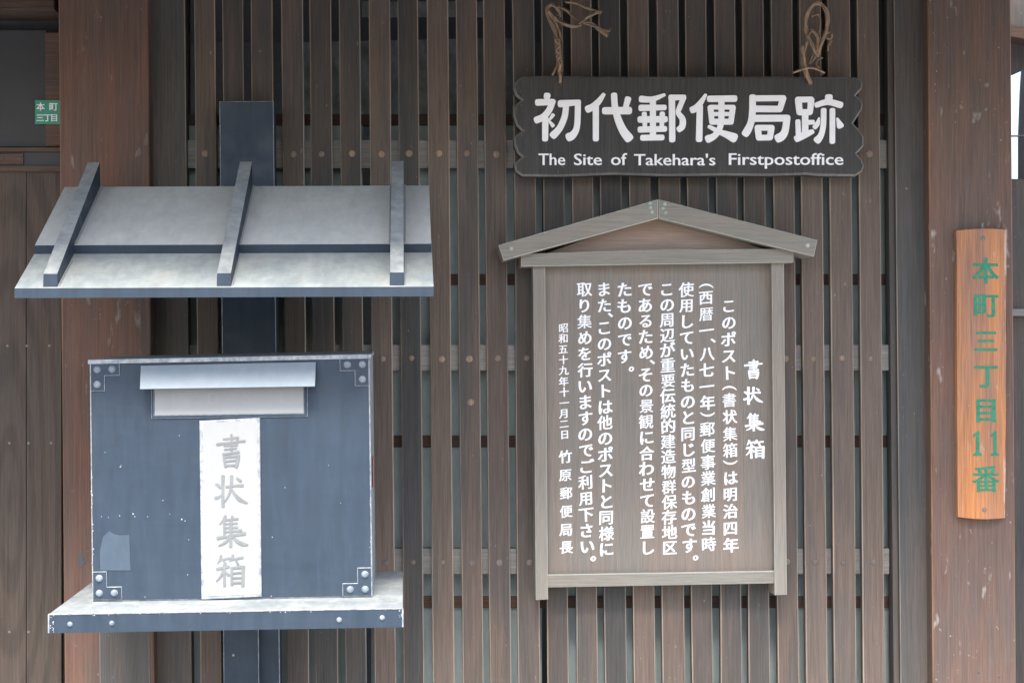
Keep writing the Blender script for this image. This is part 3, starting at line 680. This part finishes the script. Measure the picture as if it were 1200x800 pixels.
rope('rope', 'straw rope looped in a ring above the right end of the black sign', [
    ([(950, 98), (947, 90), (944, 82), (942, 70), (940, 54)], -.056, .0017, 4, 1.4), ([(944, 90), (941, 76), (942, 60), (946, 50)], -.05, .0012, 3, 1.5),
    ([(949, 50), (945, 36), (945, 20), (950, 9), (958, 4), (966, 10), (970, 22), (968, 38), (962, 52), (957, 66)], -.042, .0011, 9, 1.8),
    ([(957, 66), (952, 52), (948, 42), (952, 36), (958, 46), (957, 60)], -.045, .0010, 4, 1.6),
    ([(952, 20), (957, 17), (961, 20), (962, 30), (960, 42)], -.038, .0010, 2, 1.0),
    ([(930, 85), (938, 82), (947, 80), (956, 80.5), (966, 85.5)], -.058, .0016, 2, .5),
    ([(965, 42), (972, 38), (975, 41), (973, 46), (968, 45)], -.035, .0009, 2, .6), ([(975, 48), (971, 53), (970, 60)], -.035, .0009, 1, 0),
    ([(964, 68), (958, 71), (957, 77), (961, 80)], -.035, .0009, 1, 0), ([(947, 46), (955, 62), (950, 74)], -.04, .0009, 3, 2)])

# ---------------------------------------------------------------- notice board
nb = thing('notice_board', P(773, 700, -.02), 'weathered wooden notice board with a gabled top and white handwritten columns', 'notice board')
PY = -.034
prism('board', [(638, 306), (868, 303), (873.3, 672), (641, 676)], PY, -.012, [M_panel, M_frameE], nb, c=.0004)
prism('board', [(868.4, 303), (906, 303), (909, 672), (873.7, 672)], PY + .0006, -.012, [M_panel, M_frameE], nb, c=.0004)
prism('frame_post', [(624.5, 304), (638.8, 304), (642.3, 702), (628, 702.8)], -.05, -.003, [M_frame, M_frameE], nb, c=.001)
prism('frame_post', [(904.2, 302), (918.6, 302), (922.3, 696.5), (908, 697)], -.05, -.003, [M_frame, M_frameE], nb, c=.001)
prism('bottom_rail', [(640.5, 672.8), (908.3, 668.3), (908.3, 683.2), (640.8, 688)], -.046, -.01, [M_frameX, M_frameE], nb, c=.0016)
prism('cross_beam', [(610.5, 297.5), (770, 292.8), (930, 291.5), (930, 307.5), (770, 309.6), (610.5, 312.3)], -.064, -.004, [M_frameX, M_frameE], nb, c=.001)
prism('gable_board', [(634, 299), (772, 250), (910, 297)], -.038, -.012, M_gable, nb)
for poly, (nx, ny), cl in (([(584, 287.2), (771.5, 233.5), (771.5, 256), (590, 305.3)], (599, 291), ((762, 238), (762.5, 243), (764, 248.5))),
                       ([(772.1, 233.5), (958, 281.3), (954, 300.8), (772.1, 256)], (946.5, 287.5), ((779, 239), (777, 244), (780, 249)))):
    rf = prism('roof_bar', poly, -.082, -.006, [M_frameX, M_frameE], nb, c=.0012)
    dome('nail', nx, ny, -.082, 2.6, .001, M_frameE, rf, n=8)
    for x, y in cl: dome('nail', x, y, -.082, 2.2, .001, M_copper, rf, n=8)
def column(txt, cx, y0, y1, size, bold, lean_=.010, xs=None):
    L = Letters(PY - .0005)
    full = [c for c in txt if c not in '、。（）']
    pos = []; u = 0
    for c in txt:
        adv = {'、': .42, '。': .7, '（': .62, '）': .62}.get(c, 1.0); pos.append((c, u + adv / 2)); u += adv
    ref = [p for c, p in pos]; a, b = ref[0], ref[-1]
    for c, p in pos:
        y = y0 + (p - a) / max(b - a, 1e-6) * (y1 - y0); x = cx + lean_ * (y - 480)
        sz = size * (.93 if '぀' <= c <= 'ヿ' else .91)
        if c in '（）':
            g = -1 if c == '（' else 1; yy = y - g * 1.5
            L.stroke([(x - 8.2, yy - g * 2.4, .5), (x - 5, yy, .95), (x, yy + g * 1.1, 1.1), (x + 5, yy, .95), (x + 8.2, yy - g * 2.4, .5)], 1, 0, 0, .0006)
        elif c in '、。': L.em(c, x + sz * .72, y - sz * .42, sz, bold)
        else: L.em(c, x + rng.uniform(-.5, .5), y + rng.uniform(-.3, .3), sz * rng.uniform(.96, 1.04), bold, rng.uniform(-.035, .035))
    L.build('text_column', M_wpaint, nb)
L = Letters(PY - .0003)
for c, b in (('書', (872, 421, 893.5, 444)), ('状', (871, 453, 894, 474)), ('集', (873, 484, 896, 505)), ('箱', (874, 515, 896, 537))): brush(L, c, *b, 1.65)
L.build('text_column', M_wpaint, nb)
column('このポスト（書状集箱）は明治四年', 855, 358, 638, 19.5, .034)
column('（西暦一、八七一年）郵便事業創業当時', 829, 333, 637, 19.5, .034)
column('使用していたものと同じ型のものです。', 806, 339, 655, 19.5, .034)
column('この周辺が重要伝統的建造物群保存地区', 783, 339, 641, 19.5, .034)
column('であるため、その景観に合わせて設置し', 757.5, 339, 641, 19.5, .034)
column('たものです。', 733, 339, 434, 19.5, .034)
column('また、このポストは他のポストと同様に', 709, 339, 643, 19.5, .034)
column('取り集めを行いますのでご利用下さい。', 686, 339, 656, 19.5, .034)
column('昭和五十九年十一月二日', 661, 384, 509, 12.5, .03)
column('竹原郵便局長', 662, 535, 641, 17, .032)

# ---------------------------------------------------------------- orange address board: a bowed cedar strip
ob = thing('address_board', P(1149, 606, -.04), 'orange cedar address board with carved green characters on the right post', 'sign')
OY0 = -.040; bow = .007
def oy(u): return OY0 - .006 - bow * (1 - (2 * u - 1) ** 2)
vs, fs = [], []; NU, NV = 14, 12
pe = [(1119.5, 270.5), (1178, 269.5), (1176.5, 606), (1121, 605)]
for j in range(NV + 1):
    t = j / NV; xa = pe[0][0] + (pe[3][0] - pe[0][0]) * t + rng.uniform(-.3, .3); xb = pe[1][0] + (pe[2][0] - pe[1][0]) * t + rng.uniform(-.4, .4)
    ya = pe[0][1] + (pe[3][1] - pe[0][1]) * t; yb = pe[1][1] + (pe[2][1] - pe[1][1]) * t
    for i in range(NU + 1):
        u = i / NU; s_ = math.sin(u * math.pi) * (1.5 if j == NV else (-1.2 if j == 0 else 0))
        x, y = xa + (xb - xa) * u, ya + (yb - ya) * u + s_; vs.append((X(x, OY0), oy(u), Z(y, OY0)))
W_ = NU + 1
for j in range(NV):
    for i in range(NU): fs.append((j * W_ + i, (j + 1) * W_ + i, (j + 1) * W_ + i + 1, j * W_ + i + 1))
b0 = len(vs); vs += [(x, -.0352, z) for x, y, z in vs[:]]
rim = [i for i in range(W_)] + [j * W_ + NU for j in range(1, NV + 1)] + [NV * W_ + i for i in range(NU - 1, -1, -1)] + [j * W_ for j in range(NV - 1, 0, -1)]
for a, b in zip(rim, rim[1:] + rim[:1]): fs.append((a, b, b0 + b, b0 + a))
fs.append(tuple(b0 + i for i in rim))
ch(mk('board', vs, fs, M_orange), ob)
import bmesh
xa, xb = X(1119.8, OY0), X(1177.3, OY0)
def carved(L):
    bm = bmesh.new(); vv = [bm.verts.new(v) for v in L.vs]
    for f in L.fs:
        try: bm.faces.new([vv[i] for i in f])
        except ValueError: pass
    for k in range(1, 20):                                  # let the glyph bend with the board
        bmesh.ops.bisect_plane(bm, geom=bm.verts[:] + bm.edges[:] + bm.faces[:], plane_co=(xa + (xb - xa) * k / 20, 0, 0), plane_no=(1, 0, 0))
    for v in bm.verts: v.co.y += oy((v.co.x - xa) / (xb - xa)) - .0006 - OY0
    me = bpy.data.meshes.new('carved_character'); bm.to_mesh(me); bm.free(); o = link('carved_character', me, None, [M_green]); ch(o, ob)
for c, x, y, s in (('本', 1152, 317.5, 32), ('町', 1152.5, 357.5, 31), ('三', 1152.5, 399.5, 29), ('丁', 1153, 440, 30), ('目', 1152.5, 480, 31), ('番', 1152.5, 560, 33)):
    L = Letters(OY0); L.em(c, x, y, s, .032, tilt=0); carved(L)
for a in (1142.5, 1163):
    L = Letters(OY0); L.add([(a - 1.9, 509.5), (a - 5, 512), (a - 5, 509), (a - .5, 504.5), (a + 2.1, 504.5), (a + 2.1, 529.6), (a + 5, 531.5), (a + 5, 533.2), (a - 5, 533.2), (a - 5, 531.3), (a - 1.9, 529.6)],
                            [(0, 3, 2, 1), (0, 5, 4, 3), (0, 10, 5), (10, 9, 8, 7, 6, 5)]); carved(L)
for x, y in ((1152, 279.5), (1153.5, 597)):
    dome('screw', x, y, OY0 - .0125, 2.9, .0018, M_nail, ob, n=10)
